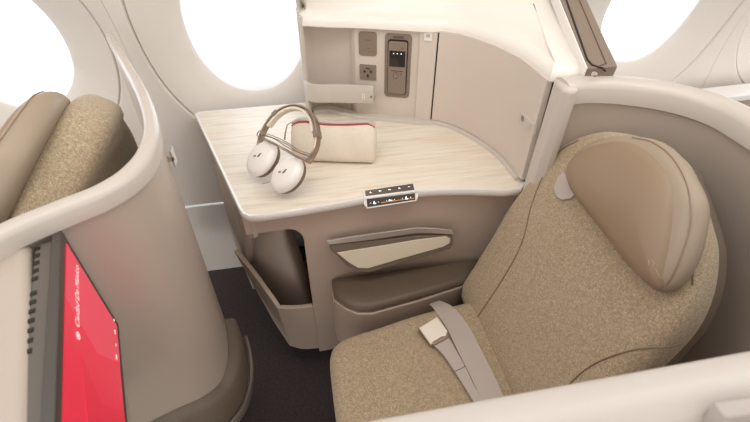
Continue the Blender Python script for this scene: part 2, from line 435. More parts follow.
# front panel: bends forward gently like the worktop edge
def fy(x): return 0.885 if x < 0.0 else (0.885 + 0.012 * math.sin(min(1, x / 0.5) * math.pi))
xs = [-0.028 + 0.6 * k / 24 for k in range(25)]
v = []; f = []
for x in xs:
    for (y, z) in ((fy(x), ztop), (fy(x), 0.10), (fy(x) + 0.02, 0.10), (fy(x) + 0.02, ztop)): v.append((x, y, z))
for i in range(24):
    for k in range(4): f.append((i * 4 + k, i * 4 + (k + 1) % 4, i * 4 + 4 + (k + 1) % 4, i * 4 + 4 + k))
f += [(0, 1, 2, 3), (96, 97, 98, 99)]
mk('front_panel', v, f, 'taupe', con, bev=0.002)
# header strip above the bin opening with rounded right corner
hd = [(-0.170, 0.665), (-0.170, ztop), (-0.026, ztop), (-0.026, 0.62), (-0.032, 0.645), (-0.046, 0.662), (-0.065, 0.668)]
prism('bin_header', hd, Frame((0, 0.885, 0), (1, 0, 0), (0, 0, 1)), -0.02, 0.0, 'taupe', con, bev=0.0015)
# inner walls of the bin bay
mk('bay_side', *prism_data([(0.905, 0.10), (1.40, 0.10), (1.40, ztop), (0.905, ztop)], Frame((-0.028, 0, 0), (0, 1, 0), (0, 0, 1)), 0.0, 0.012), 'taupe', con)
bay = smooth_path([(-0.262, 1.15, 0), (-0.20, 1.085, 0), (-0.13, 1.03, 0), (-0.09, 1.02, 0), (-0.075, 1.06, 0), (-0.07, 1.12, 0)], 5)
v = []; f = []
for p in bay:
    for z in (0.12, 0.3, 0.5, 0.62, ztop): v.append((p.x + 0.05 * max(0, (0.45 - z) / 0.33), p.y, z))
for i in range(len(bay) - 1):
    for k in range(4): f.append((i * 5 + k, i * 5 + k + 1, i * 5 + 6 + k, i * 5 + 5 + k))
mk('bay_back', v, f, 'panel', con)  # paler beige than the console stands in for light inside the bay
# left flank panel (below the slanted left edge of the worktop)
A0 = Vector((-0.325, 1.42, 0)); A1 = Vector((-0.152, 0.882, 0))
fl = Frame(A1, A0 - A1, (0, 0, 1)); LL = (A0 - A1).length
prism('flank_panel', [(0.34, 0.10), (LL, 0.10), (LL, ztop), (0.0, ztop), (0.0, 0.655), (0.06, 0.60), (0.17, 0.45), (0.26, 0.30)], fl, 0.0, 0.012, 'taupe', con, bev=0.0015)
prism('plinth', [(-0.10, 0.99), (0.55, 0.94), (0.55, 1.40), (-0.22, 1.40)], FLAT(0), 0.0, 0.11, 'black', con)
# bin: curved front and left walls
zb = 0.345
bo = [P(250, 274, zb + .06), P(262, 290, zb + .03), P(279, 307, zb), P(296, 309, zb), P(316, 309, zb)]
bo = [Vector((-0.262, 1.10, zb + 0.07)), Vector((-0.205, 1.01, zb + 0.05)), Vector((-0.135, 0.897, zb)), Vector((-0.08, 0.886, zb)), Vector((-0.028, 0.884, zb))]
bb = [Vector((-0.215, 1.12, 0.12)), Vector((-0.175, 1.02, 0.12)), Vector((-0.125, 0.915, 0.115)), Vector((-0.08, 0.897, 0.11)), Vector((-0.028, 0.891, 0.11))]
top = smooth_path(bo[:3], 4)[:-1] + smooth_path(bo[2:], 4); bot = smooth_path(bb[:3], 4)[:-1] + smooth_path(bb[2:], 4)
v = []; f = []; K = len(top)
for i in range(K):
    t_ = (top[min(i + 1, K - 1)] - top[max(i - 1, 0)]); t_.z = 0; nrm = Vector((-t_.y, t_.x, 0)).normalized()  # inward
    v += [top[i], bot[i], bot[i] + nrm * 0.014, top[i] + nrm * 0.014]
for i in range(K - 1):
    for k in range(4): f.append((i * 4 + k, i * 4 + (k + 1) % 4, i * 4 + 4 + (k + 1) % 4, i * 4 + 4 + k))
f += [(0, 1, 2, 3), tuple(range((K - 1) * 4, K * 4))]
mk('literature_bin', v, f, 'taupe', con, bev=0.0025, label='low open bin for magazines')
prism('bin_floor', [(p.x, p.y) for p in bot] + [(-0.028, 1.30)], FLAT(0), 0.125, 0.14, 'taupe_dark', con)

# fold-out tray flap on the front panel
tray = thing('storage_flap', 'tapered taupe flap with cream inset and silver rail above the armrest', 'flap', (0.2, 0.87, 0.5))
TF = Frame((0, 0.848, 0.55), (1, 0, 0), (0, 0.30, 1))
tp = TF.hits([(329, 244), (331, 250), (347, 266), (357, 272), (369, 273), (400, 264), (450, 249), (453.5, 244), (452.5, 235), (418, 236), (372, 241)])
prism('flap_body', tp, TF, -0.016, 0.0, 'taupe_dark', tray, bev=0.003)
cp = TF.hits([(337, 253), (375, 247), (420, 239.5), (446, 236.5), (450.5, 239), (449.5, 243.5), (443, 247), (400, 259), (368, 268.5), (358, 268), (348, 262)], 0.003)
prism('cream_inset', cp, TF, -0.002, 0.003, 'cream', tray, bev=0.0012, label='cream coloured inset')
rp = TF.hits([(327, 241), (372, 234), (418, 228), (440, 229), (452.5, 230.5), (454, 235), (440, 234), (418, 233), (372, 240), (329, 245)], 0.005)
prism('silver_rail', rp, TF, -0.004, 0.004, 'silver', tray, bev=0.0012, label='silver rail')

# inboard armrest with dark leather pad
arm = thing('armrest', 'dark brown leather pad on a taupe armrest box beside the seat', 'armrest', (0.22, 0.8, 0.3))
ZA = 0.472
def flp(pts, z): return [tuple(P(a, b, z)[:2]) for a, b in pts]
ap = flp([(332, 287), (334, 298), (345, 306), (358, 311), (372, 311), (420, 298), (470, 282), (478, 268)], ZA - 0.02)
ap = [(ap[0][0], ap[0][1])] + ap[1:] + [(0.49, 0.88), (0.035, 0.88)]
pad = Pillow([(ap[i][0], ap[i][1]) for i in range(len(ap))], FLAT(ZA - 0.004), 0.028, 0.014, 0.004, closed_smooth=False, cen=(0.25, 0.82))
pad.build('leather_pad', 'leather_dark', arm, label='dark brown leather pad')
ap2 = [(0.25 + (x - 0.25) * 1.01, 0.82 + (y - 0.82) * 1.04 if y < 0.85 else y) for x, y in ap]
prism('armrest_box', ap2, FLAT(0), 0.25, ZA - 0.030, 'taupe', arm, bev=0.004)

# ------------------------------------------------------------------ UPPER CABINET on the worktop
ZC2 = 1.056
up = thing('upper_cabinet', 'cream cabinet on the back of the worktop with curved door and power fittings', 'cabinet', (0.35, 1.25, ZT))
# plan of the face, left to right
q0 = Vector((0.115, 1.350, 0)); q1 = Vector((0.385, 1.245, 0))
facep = [Vector((0.385, 1.245, 0)), Vector((0.43, 1.222, 0)), Vector((0.475, 1.180, 0)), Vector((0.522, 1.095, 0)), Vector((0.552, 0.99, 0)), Vector((0.556, 0.868, 0))]
fpath = smooth_path(facep, 6)
# service panel (flat) + end return
PF = Frame(Vector((0.185, 1.3228, ZT)), q1 - q0, (0, 0, 1))     # u along face, v up; N to the aisle
H2 = ZC2 - ZT - 0.02
prism('service_panel', [(0.0, 0.0), (0.245, 0.0), (0.245, H2), (0.0, H2)], PF, -0.02, 0.0, 'panel', up)
# curved niche left of the panel
nich = smooth_path([PF.w(0.0, 0, 0), PF.w(-0.012, 0, -0.012), PF.w(-0.03, 0, -0.034), Vector((0.12, 1.395, ZT)), Vector((0.075, 1.41, ZT)), Vector((0.052, 1.39, ZT)), Vector((0.040, 1.36, ZT))], 5)
v = []; f = []
for p in nich: v += [Vector((p.x, p.y, ZT)), Vector((p.x, p.y, ZC2 - 0.02))]
for i in range(len(nich) - 1): f.append((2 * i, 2 * i + 1, 2 * i + 3, 2 * i + 2))
mk('niche_wall', v, f, 'panel', up, angle=60)
multi('end_panel', [prism_data([(0.024, 1.445), (0.024, 1.352), (0.032, 1.345), (0.040, 1.352), (0.040, 1.445)], FLAT(0), ZT, ZC2 - 0.005)], 'rim', up, bev=0.002)
# pilaster between the panel and the door (with the coat hook)
pil = [PF.w(0.188, 0, 0.0), PF.w(0.192, 0, 0.007), PF.w(0.225, 0, 0.0085)]
prism('pilaster', [(0.190, 0.0), (0.2405, 0.0), (0.2405, H2), (0.190, H2)], PF, -0.01, 0.008, 'panel', up, bev=0.003)
# door: curved panel
dp = [PF.w(0.2445, 0, 0.004)] + [p.copy() for p in fpath[5:]]
dp = [Vector((p.x, p.y, 0)) for p in dp]; dp[-1] = Vector((0.556, 0.872, 0))
v, f = sweep_data(dp, [(0.004, ZT + 0.012), (0.004, ZC2 - 0.028), (-0.012, ZC2 - 0.028), (-0.012, ZT + 0.012)])
door = mk('cabinet_door', v, f, 'panel', up, bev=0.0012, label='curved beige door')
mk('door_gap', *prism_data([(0.2405, 0.0), (0.2455, 0.0), (0.2455, H2), (0.2405, H2)], PF, -0.01, 0.001), 'black', up)
bk = [Vector((p.x, p.y, 0)) for p in dp]
v, f = sweep_data(bk, [(-0.013, ZT), (-0.013, ZC2 - 0.01), (-0.02, ZC2 - 0.01), (-0.02, ZT)])
mk('door_reveal', v, f, 'gap', up)
# top: thick rounded slab reaching the wall
tp_ = [Vector((0.022, 1.425, 0)), Vector((0.022, 1.372, 0)), Vector((0.032, 1.352, 0)), Vector((0.055, 1.345, 0)), PF.w(-0.06, 0, 0.026), PF.w(0.0, 0, 0.018), PF.w(0.12, 0, 0.016), PF.w(0.22, 0, 0.016)] + [Vector((p.x, p.y, 0)) for p in fpath[5:]]
tp_ = [Vector((p.x, p.y, 0)) for p in tp_] + [Vector((0.60, 0.856, 0)), Vector((0.655, 0.856, 0))]
v, f = [], []
out = [(p.x, p.y) for p in tp_]
n_front = len(out)
# rounded front edge: rings offset inward as they rise
def off(i, d):
    a = tp_[max(i - 1, 0)]; b = tp_[min(i + 1, n_front - 1)]; t = (b - a).normalized(); return tp_[i] + Vector((-t.y, t.x, 0)) * d
rings = [(0.006, ZC2 - 0.034), (0.0, ZC2 - 0.030)] + [(0.030 * (1 - math.cos(math.radians(a))), ZC2 - 0.026 + 0.030 * math.sin(math.radians(a))) for a in (10, 25, 40, 55, 70, 90)]
for d, z in rings:
    for i in range(n_front): q = off(i, d); v.append((q.x, q.y, z))
for r in range(len(rings) - 1):
    for i in range(n_front - 1): f.append((r * n_front + i, r * n_front + i + 1, (r + 1) * n_front + i + 1, (r + 1) * n_front + i))
b0 = (len(rings) - 1) * n_front
TBL, TBR = Vector((0.026, 1.362, 1.13)), Vector((0.744, 1.335, 1.18))
acc = [0.0]
for i in range(1, n_front): acc.append(acc[-1] + (tp_[i] - tp_[i - 1]).length)
last = b0; frontring = v[b0:b0 + n_front]
for t in (0.15, 0.35, 0.55, 0.78, 1.0):
    st = len(v)
    for i in range(n_front):
        a = Vector(frontring[i]); b = TBL.lerp(TBR, acc[i] / acc[-1]); q = a.lerp(b, t); q.z = a.z + (b.z - a.z) * t ** 1.25; v.append(tuple(q))
    for i in range(n_front - 1): f.append((last + i, last + i + 1, st + i + 1, st + i))
    last = st
for col_ in (0, n_front - 1):
    ids = [r * n_front + col_ for r in range(len(rings) + 5)]
    q = v[ids[-1]]; v.append((q[0], q[1], ZC2 - 0.034)); f.append(tuple(ids) + (len(v) - 1,))
mk('cabinet_top', v, f, 'topwhite', up, angle=50, label='glossy cream rounded top')
multi('carcass', [prism_data([(0.608, 0.885), (0.655, 0.885), (0.725, 1.32), (0.608, 1.32)], FLAT(0), 0.0, ZC2 - 0.036)], 'panel', up)
# upstand strip along the foot of the cabinet
us = [Vector((0.045, 1.365, 0)), Vector((0.075, 1.372, 0)), Vector((0.11, 1.366, 0)), PF.w(0.0, 0, 0.012), PF.w(0.12, 0, 0.012), PF.w(0.21, 0, 0.013)] + fpath[5:-1]
us = smooth_path([Vector((p.x, p.y, ZT)) for p in us], 2)
sweep('upstand', us, [(0.012, -0.001), (0.012, 0.007), (0.009, 0.011), (-0.014, 0.012), (-0.014, -0.001)], 'rim', up)

# shelf rail in the niche
rl = [Vector((0.030, 1.385, 0)), Vector((0.030, 1.352, 0)), Vector((0.036, 1.328, 0)), Vector((0.052, 1.311, 0)), Vector((0.078, 1.304, 0))]
end = PF.w(0.062, 0, 0.034); rl += [Vector((0.12, 1.297, 0)), Vector((end.x, end.y, 0))]
rl = smooth_path(rl, 5); zr0, zr1 = 0.806, 0.864
rail = sweep('shelf_rail', rl, [(0.003, zr0), (0.0045, zr0 + .004), (0.0045, zr1 - .004), (0.003, zr1), (-0.004, zr1), (-0.004, zr0)], 'rim', up, label='cream curved rail with a charging socket')
e2 = PF.w(0.062, 0, 0.0)
multi('rail_tray', [prism_data([(p.x, p.y) for p in rl] + [(e2.x, e2.y), (0.13, 1.37), (0.05, 1.39)], FLAT(0), zr0, zr0 + 0.005)], 'rim', rail)
RF = Frame(rl[-8], rl[-1] - rl[-8], (0, 0, 1))
def put(fr, px, py, n=0.0): return fr.hit(px, py, n)
RFp = Frame(Vector((end.x, end.y, 0.834)) , end - Vector((0.12, 1.297, end.z)), (0, 0, 1))
u, w_ = RFp.hit(363.5, 97, 0.006)
prism('usb_socket', rrect(0.009, 0.016, 0.001, 3, u, w_), RFp, 0.0, 0.0062, 'topwhite', rail)
multi('usb_slots', [prism_data(rrect(0.004, 0.002, 0.0005, 2, u, w_ + d), RFp, 0.006, 0.0066) for d in (-0.004, 0.004)], 'black', rail)
u, w_ = RFp.hit(371, 97, 0.006)
prism('audio_jack', [(u + a, w_ + b) for a, b in circ(0.0035, 14)], RFp, 0.0, 0.0064, 'bronze', rail)

# fittings on the service panel
def fit(name, x0, x1, y0, y1, r, n, m, parent, n0=-0.004, bev=0.0008, label=None):
    a = PF.hit((x0 + x1) / 2, y0, n); b = PF.hit((x0 + x1) / 2, y1, n); c = PF.hit(x0, (y0 + y1) / 2, n); d = PF.hit(x1, (y0 + y1) / 2, n)
    w = abs(d[0] - c[0]); h = abs(a[1] - b[1]); cx, cy = (c[0] + d[0]) / 2, (a[1] + b[1]) / 2
    o = prism(name, rrect(w, h, min(r, w / 2.01), 5, cx, cy), PF, n0, n, m, parent, bev=bev, seg=2, label=label)
    return o, cx, cy, w, h
o, cx, cy, w, h = fit('fitting_plate', 358.5, 376.5, 32, 56, 0.008, 0.003, 'fitting', up, label='brown rounded fitting plate')
[mk('plate_mark', *d_, 'ink', o) for d_ in [prism_data(rrect(0.018, 0.0016, 0.0005, 2, cx + 0.002, cy + 0.012), PF, 0.002, 0.0034), prism_data(rrect(0.012, 0.0012, 0.0004, 2, cx + 0.002, cy - 0.012), PF, 0.002, 0.0034), prism_data(rrect(w * 0.9, 0.001, 0.0004, 2, cx, cy - 0.021), PF, 0.002, 0.0033)]]
o, cx, cy, w, h = fit('power_outlet', 359.5, 376, 65, 80, 0.002, 0.0035, 'fitting', up, label='universal mains outlet')
multi('outlet_slots', [prism_data(rrect(a, b, 0.0006, 2, cx + dx, cy + dy), PF, 0.003, 0.0042) for dx, dy, a, b in ((-0.010, 0.003, 0.009, 0.003), (0.010, 0.003, 0.009, 0.003), (-0.010, 0.003, 0.003, 0.010), (0.010, 0.003, 0.003, 0.010), (0, -0.010, 0.006, 0.009), (0, 0.013, 0.014, 0.003))], 'black', o)
o, cx, cy, w, h = fit('handset_dock', 384.5, 410.5, 34, 97.5, 0.012, 0.004, 'fitting', up, bev=0.0015, label='recessed brown dock of the handset')
hx, hy = cx, cy - 0.002
prism('dock_well', rrect(w * 0.76, h * 0.86, 0.008, 5, hx, hy), PF, 0.003, 0.0046, 'black', o)
prism('dock_notch', rrect(w * 0.40, 0.007, 0.0025, 4, cx, cy + h * 0.455), PF, 0.003, 0.005, 'ink', o)
hs = thing('remote_handset', 'slim brown remote handset with small screen, docked in the service panel', 'remote control', PF.w(hx, hy, 0.005))
hw, hh = w * 0.70, h * 0.82
b_ = prism('handset_body', rrect(hw, hh, 0.007, 5, hx, hy), PF, 0.0048, 0.013, 'fitting', hs, bev=0.002)
prism('handset_screen', rrect(hw * 0.86, hh * 0.30, 0.002, 3, hx, hy + hh * 0.19), PF, 0.012, 0.0134, 'glossy', hs)
multi('screen_lights', [prism_data([(hx + dx + a, hy + hh * 0.29 + b) for a, b in circ(0.0014, 8)], PF, 0.0132, 0.0137) for dx in (-0.011, 0, 0.011)], 'icon', hs)
[mk('handset_key', *d_, 'ink', hs) for d_ in [prism_data(rrect(a, b, 0.001, 2, hx + dx, hy + dy), PF, 0.012, 0.0136) for dx, dy, a, b in ((-0.003, -0.012, 0.012, 0.0012), (-0.003, -0.030, 0.012, 0.0012), (-0.010, -0.021, 0.0012, 0.012), (0.004, -0.021, 0.0012, 0.012), (0.012, -0.016, 0.004, 0.004), (-0.001, -0.048, 0.002, 0.002), (0.013, 0.062, 0.006, 0.004), (0.0, -0.006, 0.034, 0.0007))]]
# coat hook plate
o, cx, cy, w, h = fit('hook_plate', 424, 432, 32.5, 41, 0.002, 0.011, 'topwhite', up, n0=0.006)
prism('hook_lamp', rrect(w * 0.5, h * 0.35, 0.001, 2, cx, cy + h * 0.12), PF, 0.010, 0.0125, 'silver', o)
# door latch near the right end
dA = dp[-1]; dB = dp[-5]; DF = Frame(Vector((dA.x, dA.y, ZT)), dA - dB, (0, 0, 1))
lp = DF.hits([(519.5, 111), (534, 124), (533, 135), (518, 122)], 0.008)
la = prism('latch_plate', lp, DF, 0.0, 0.0085, 'rim', door, bev=0.001)
c = DF.hit(522.5, 118.5, 0.009); prism('latch_button', rrect(0.013, 0.013, 0.002, 3, *c), DF, 0.008, 0.0095, 'fitting', door)
c = DF.hit(529.5, 126, 0.009); prism('latch_slot', rrect(0.006, 0.014, 0.002, 3, *c), DF, 0.008, 0.0095, 'silver', door)

# taupe folding screen panel standing behind the cabinet top
dv = thing('sliding_divider', 'narrow taupe divider panel with recessed latch, standing at the aft edge of the cabinet top', 'divider', (0.8, 1.1, ZC2))
d0 = P(586.5, 72, 1.056); d1 = P(556, -4, 1.138)
UU = (d1 - d0).normalized()
d1 = d0 + UU * 0.60
DV = Frame(d0, UU, Vector((UU.y, -UU.x, 0)))      # N up (or down)
if DV.N.z < 0: DV = Frame(d0 + UU * 0.60, -UU, Vector((UU.y, -UU.x, 0)))
sgn = 1 if DV.o == d0 else -1
TU = Frame(d0, UU, Vector((UU.y, -UU.x, 0)) + Vector((0, 0, 0.08)))
def tu(pts, n0, n1):
    return prism_data(pts, TU, n0, n1)
LD = 0.50
wl = TU.hit(620, 78)[1]
lift = 0.012 if TU.N.z > 0 else -0.012
multi('divider_panel', [tu([(0.0, 0), (LD, 0), (LD, wl), (0.0, wl)], lift * 0.8, -lift * 2.5)], 'fitting', dv, bev=0.003)
n_a, n_b = lift * 0.75, lift * 0.95
def line2(pts, w, fr, n0, n1):
    ds = []
    for a, b in zip(pts, pts[1:]):
        a = Vector(a); b = Vector(b); t = (b - a).normalized(); s = Vector((-t.y, t.x)) * w / 2; a = a - t * w * .4; b = b + t * w * .4
        ds.append(prism_data([tuple(a + s), tuple(b + s), tuple(b - s), tuple(a - s)], fr, n0, n1))
    return ds
gp = TU.hits([(566, 0), (587, 60), (592, 65.5), (602, 68.5), (605, 71.5)], n_a)
multi('divider_groove', line2(gp, 0.0035, TU, n_a, n_b), 'black', dv)
gp = TU.hits([(579, 0), (606, 64), (600, 66)], n_a)
multi('divider_line', line2(gp, 0.0015, TU, n_a, n_b), 'ink', dv)
c = TU.hit(594, 75, n_a); prism('divider_pin', [(c[0] + a, c[1] + b) for a, b in circ(0.006, 10)], TU, n_a, lift * 1.1, "silver", dv)
multi('divider_edge', [tu([(0, -0.004), (LD, -0.004), (LD, -0.0005), (0, -0.0005)], lift * 0.9, -lift * 2)], 'trimwhite', dv, bev=0.001)

# ------------------------------------------------------------------ SHELLS
RIMP = [(0.026, -0.050), (0.028, -0.016), (0.022, -0.005), (0.010, 0.0), (-0.010, 0.0), (-0.022, -0.005), (-0.028, -0.016), (-0.026, -0.050)]
def wall_ribbon(name, path, zt, zb_, th, m, parent, lean=0.0, label=None):
    prof = [(th / 2, zt), (th / 2, zb_), (-th / 2, zb_), (-th / 2, zt)]
    return sweep(name, [Vector((p.x, p.y, 0)) for p in path], prof, m, parent, label=label)
own = thing('seat_shell', 'rounded cream rimmed shell wrapping behind the speckled seat', 'seat shell', (0.6, 0.5, 0))
ctrl = [(0.566, 0.832), (0.62, 0.836), (0.70, 0.815), (0.785, 0.762), (0.835, 0.69), (0.845, 0.60), (0.84, 0.40), (0.84, 0.26), (0.82, 0.19), (0.76, 0.1655), (0.6, 0.165), (0.3, 0.165), (0.02, 0.165)]
sp = smooth_path([Vector((a, b, 0)) for a, b in ctrl], 6)
sweep('rim_cap', [p + Vector((0, 0, 1.046)) for p in sp], RIMP, 'rim', own, label='cream rounded rim')
wall_ribbon('shell_wall', sp, 0.99, 0.02, 0.030, 'shell', own)
post = [(0.560, 0.862), (0.554, 0.812), (0.557, 0.800), (0.568, 0.794), (0.588, 0.795), (0.60, 0.862)]
tpf = [Vector((a, b, 1.040)) for a, b in post]; bpf = [Vector((a - 0.010, b + 0.004, 0.55)) for a, b in post]
n_ = len(post)
mk('shell_post', bpf + tpf, [tuple(range(n_)), tuple(range(n_, 2 * n_))] + [(i, (i + 1) % n_, n_ + (i + 1) % n_, n_ + i) for i in range(n_)], 'rim', own, bev=0.014, seg=4, label='cream front post')
# latch on the aisle face bottom right
lt = [P(700, 421, 1.0), P(716, 407, 1.0), P(760, 399, 1.0), P(775, 430, 1.0)]
AF = Frame((0.4, 0.132, 0.9), (1, 0, 0), (0, 0, 1))
lt = AF.hits([(708, 436), (726, 417), (775, 409), (780, 450), (704, 450)], 0.006)
prism('aisle_handle', lt, AF, -0.008, 0.007, 'belt', own, bev=0.003, label='satin grey handle plate')

fsh = thing('seat_shell', 'tall beige shell of the seat ahead, curving towards the window', 'seat shell', (-0.35, 0.8, 0))
fc = [P(-60, 262, 1.035), P(0, 227, 1.035), P(55, 204, 1.035), P(98, 187, 1.035), P(128, 168, 1.035), P(145, 146, 1.035), P(149, 118, 1.035), P(137, 82, 1.035), P(108, 32, 1.035)]
fp_ = smooth_path([Vector((p.x, p.y, 0)) for p in fc], 6)
sweep('rim_cap', [p + Vector((0, 0, 1.035)) for p in fp_], [(a * 0.62, b * 0.7) for a, b in RIMP], 'rim', fsh, sc=[1.0 if k < 0.55 else 1.0 - (k - 0.55) * 0.95 for k in [i_ / (len(fp_) - 1) for i_ in range(len(fp_))]], label='cream rounded rim')
wall_ribbon('shell_wall', fp_, 1.01, 0.24, 0.010, 'shell', fsh)
# dark skirt and silver kick trim low on the nose
sub_ = [p for p in fp_ if p.x > -0.50 and p.y > 0.5 and p.y < 0.86]
def offp(d, za, zb2):
    out = []
    for i, p in enumerate(sub_):
        a = sub_[max(i - 1, 0)]; b = sub_[min(i + 1, len(sub_) - 1)]; t = (b - a).normalized(); k = min(1, i / (len(sub_) * 0.6))
        out.append(Vector((p.x, p.y, za + (zb2 - za) * k)) + Vector((t.y, -t.x, 0)) * d)
    return out
sweep('skirt', offp(0.012, 0.455, 0.37), [(0.002, -0.19), (0.026, -0.13), (0.024, -0.012), (0.014, 0.0), (-0.006, 0.006), (-0.01, -0.19)], 'taupe_dark', fsh, label='dark taupe skirt')
sweep('kick_trim', offp(0.020, 0.315, 0.262), [(0.030, -0.022), (0.032, 0.004), (0.026, 0.010), (0.018, 0.004), (0.01, -0.022)], 'silver', fsh, label='satin silver kick trim')
sweep('shell_plinth', [Vector((p.x, p.y, 0.24)) for p in offp(-0.06, 0, 0)], [(0.01, -0.24), (0.01, 0.0), (-0.01, 0.0), (-0.01, -0.24)], 'black', fsh)
# near cap of the shell by the monitor
bl = [P(-40, 234, 1.0), P(22, 237, 1.0), P(28, 243, 1.0), P(29, 300, 1.0), P(27, 440, 1.0), P(-60, 440, 1.0)]
prism('end_cap', [(p.x, p.y) for p in bl], FLAT(0), 0.60, 1.0, 'shell', fsh, bev=0.014, seg=5, label='light rounded end cap')
# small silver catch on the shell corner
ch = P(169, 157, 0.93)
multi('catch', [box_data(ch.x - .008, ch.x + .008, ch.y - .004, ch.y + .004, 0.92, 0.932), box_data(ch.x + .004, ch.x + .008, ch.y - .004, ch.y + .02, 0.905, 0.945)], 'silver', fsh, bev=0.001)

# ------------------------------------------------------------------ MONITOR
tv = thing('monitor', 'slim black-framed monitor with a red screen on the seat ahead', 'monitor', (-0.32, 0.38, 0.75))
t0 = P(61, 229, 1.0); td = (Vector((-0.262, 0.215, 1.0)) - t0).normalized()
VF = Frame(Vector((t0.x, t0.y, 1.0)), -td, (0, 0, 1))     # u towards window; v up; N?
if VF.N.x < 0: pass
TVL = 0.40; vb = -0.235
sN = 1 if VF.N.x > 0 else -1
prism('monitor_frame', [(0.0, -0.004), (0.0, vb + 0.004), (-0.004, vb), (-TVL, vb), (-TVL, 0), (-0.004, 0)], VF, -0.012 * sN, 0, 'tvframe', tv, bev=0.0015, label='black frame')
# stepped casing behind
cs = [(-0.012, -0.006), (-0.012, vb + 0.02), (-TVL, vb + 0.02), (-TVL, -0.006)]
prism('casing', cs, VF, -0.036 * sN, -0.012 * sN, 'tvtop', tv, bev=0.004, label='dark grey casing')
vents = [prism_data([(-0.03 - 0.022 * k, -0.010), (-0.042 - 0.022 * k, -0.010), (-0.042 - 0.022 * k, -0.004), (-0.03 - 0.022 * k, -0.004)], VF, -0.0352 * sN, -0.030 * sN) for k in range(15)]
vents = [prism_data([(-0.02 - 0.016 * k - (.012 if k > 4 else 0), -0.0075), (-0.027 - 0.016 * k - (.012 if k > 4 else 0), -0.0075), (-0.027 - 0.016 * k - (.012 if k > 4 else 0), -0.005), (-0.02 - 0.016 * k - (.012 if k > 4 else 0), -0.005)], VF, -0.035 * sN, -0.028 * sN) for k in range(12)]
multi('vent_slots', vents, 'black', tv)
scr = VF.hits([(69, 247), (120, 317), (125, 430), (73, 430)])
us_ = -0.017; ub = -TVL + 0.012; vt = -0.016; vbb = vb + 0.018
screen = prism('screen', [(us_, vt), (us_, vbb), (ub, vbb), (ub, vt)], VF, 0.0, 0.0012 * sN, 'red', tv, label='red screen')
prism('screen_graphic', [(us_, vt), (us_, vbb), (-0.10, vbb), (-0.15, -0.12), (-0.13, vt)], VF, 0.0010 * sN, 0.0016 * sN, 'red2', screen)
prism('screen_graphic', [(-0.19, vbb), (-0.23, -0.13), (-0.19, -0.06), (ub, -0.10), (ub, vbb)], VF, 0.0010 * sN, 0.0016 * sN, 'red3', screen)
# writing runs with the screen's own width; text frame seen from the front
TF2 = Frame(VF.w(0, 0, 0.0018 * sN), VF.U * (1 if sN > 0 else -1), (0, 0, 1))
TFX = Frame(VF.w(0, 0, 0.0018 * sN), VF.U, (0, 0, 1))
def tvtext():
    a = TFX.hit(78, 345); b = TFX.hit(78, 262)
    return a, b


a0 = TFX.hit(78, 338); a1 = TFX.hit(78, 266)
vtext = a0[1] - 0.004
ln = a1[0] - a0[0]
tx = text_mesh('screen_text', 'Ciudad De México', TFX, 0, 0, 0.0, 1.0, 'scrtext', screen, extrude=0.0)
mnx = min((v.co - TFX.o).dot(TFX.U) for v in tx.data.vertices); mxx = max((v.co - TFX.o).dot(TFX.U) for v in tx.data.vertices)
s_ = (ln * 0.86) / (mxx - mnx)
for vt in tx.data.vertices:
    d = vt.co - TFX.o; x = d.dot(TFX.U); z = d.dot(TFX.V); vt.co = TFX.w(a0[0] + ln * 0.13 + (x - mnx) * s_, vtext + z * s_ * 1.1, 0.0002)
pin = (a0[0] + ln * 0.03, vtext + 0.0035)
rr = []
for k in range(16):
    t1, t2 = 2 * math.pi * k / 16, 2 * math.pi * (k + 1) / 16
    rr.append(prism_data([(pin[0] + 0.0055 * math.cos(t1), pin[1] + 0.0055 * math.sin(t1)), (pin[0] + 0.0055 * math.cos(t2), pin[1] + 0.0055 * math.sin(t2)), (pin[0] + 0.0042 * math.cos(t2), pin[1] + 0.0042 * math.sin(t2)), (pin[0] + 0.0042 * math.cos(t1), pin[1] + 0.0042 * math.sin(t1))], TFX, 0, 0.0004))
rr.append(prism_data([(pin[0] + a, pin[1] + b) for a, b in circ(0.002, 8)], TFX, 0, 0.0004))
for (px, py, w, h) in ((114, 320, .004, .004), (115, 332, .009, .0035), (116, 345, .004, .004), (116.5, 357, .010, .0035)):
    c = TFX.hit(px, py); rr.append(prism_data(rrect(w, h, 0.0012, 2, *c), TFX, 0, 0.0004))
multi('location_icon', rr[:17], 'scrtext', screen)
for d_ in rr[17:]: mk('screen_mark', *d_, 'scrtext', screen)

# ------------------------------------------------------------------ SEAT
REC = math.radians(25)
seat = thing('passenger_seat', 'wide speckled beige fabric seat with brown leather headrest and lap belt', 'seat', (0.40, 0.56, 0))
BF = Frame((0.40, 0, 0.455), (0, -1, 0), (math.sin(REC), 0, math.cos(REC)))
bo_ = [(456, 296), (470, 266), (487, 238), (506, 205), (525, 180), (536, 163), (549, 149), (566, 138), (590, 129.5), (612, 129), (640, 136), (668, 154), (682, 190), (691, 222), (695, 240), (694, 268), (687, 298), (672, 328), (646, 358), (605, 398), (580, 435), (520, 448), (508, 410), (480, 350)]
back = Pillow(BF.hits(bo_), BF, 0.09, 0.030, 0.012, n=3, cen=None)
bk_ = back.build('backrest', 'fabric', seat)
def on_back(pts, dn=0.0009, n=6):
    return [back.top(*BF.hit(q.x, q.y), dn) for q in smooth_path([(a, b, 0) for a, b in pts], 10)]
sm1 = on_back([(478, 318), (500, 288), (514, 266), (526, 240), (534, 205), (545, 176), (560, 152), (578, 140)])
sm2 = on_back([(562, 398), (578, 378), (600, 362), (630, 351), (655, 346), (672, 341)])
sm3 = on_back([(684, 244), (687, 256), (689, 270), (688, 284)])
for s_m in (sm1, sm2, sm3): tube('seam', s_m, 0.0016, 'piping', bk_, 6, label='darker stitched seam')
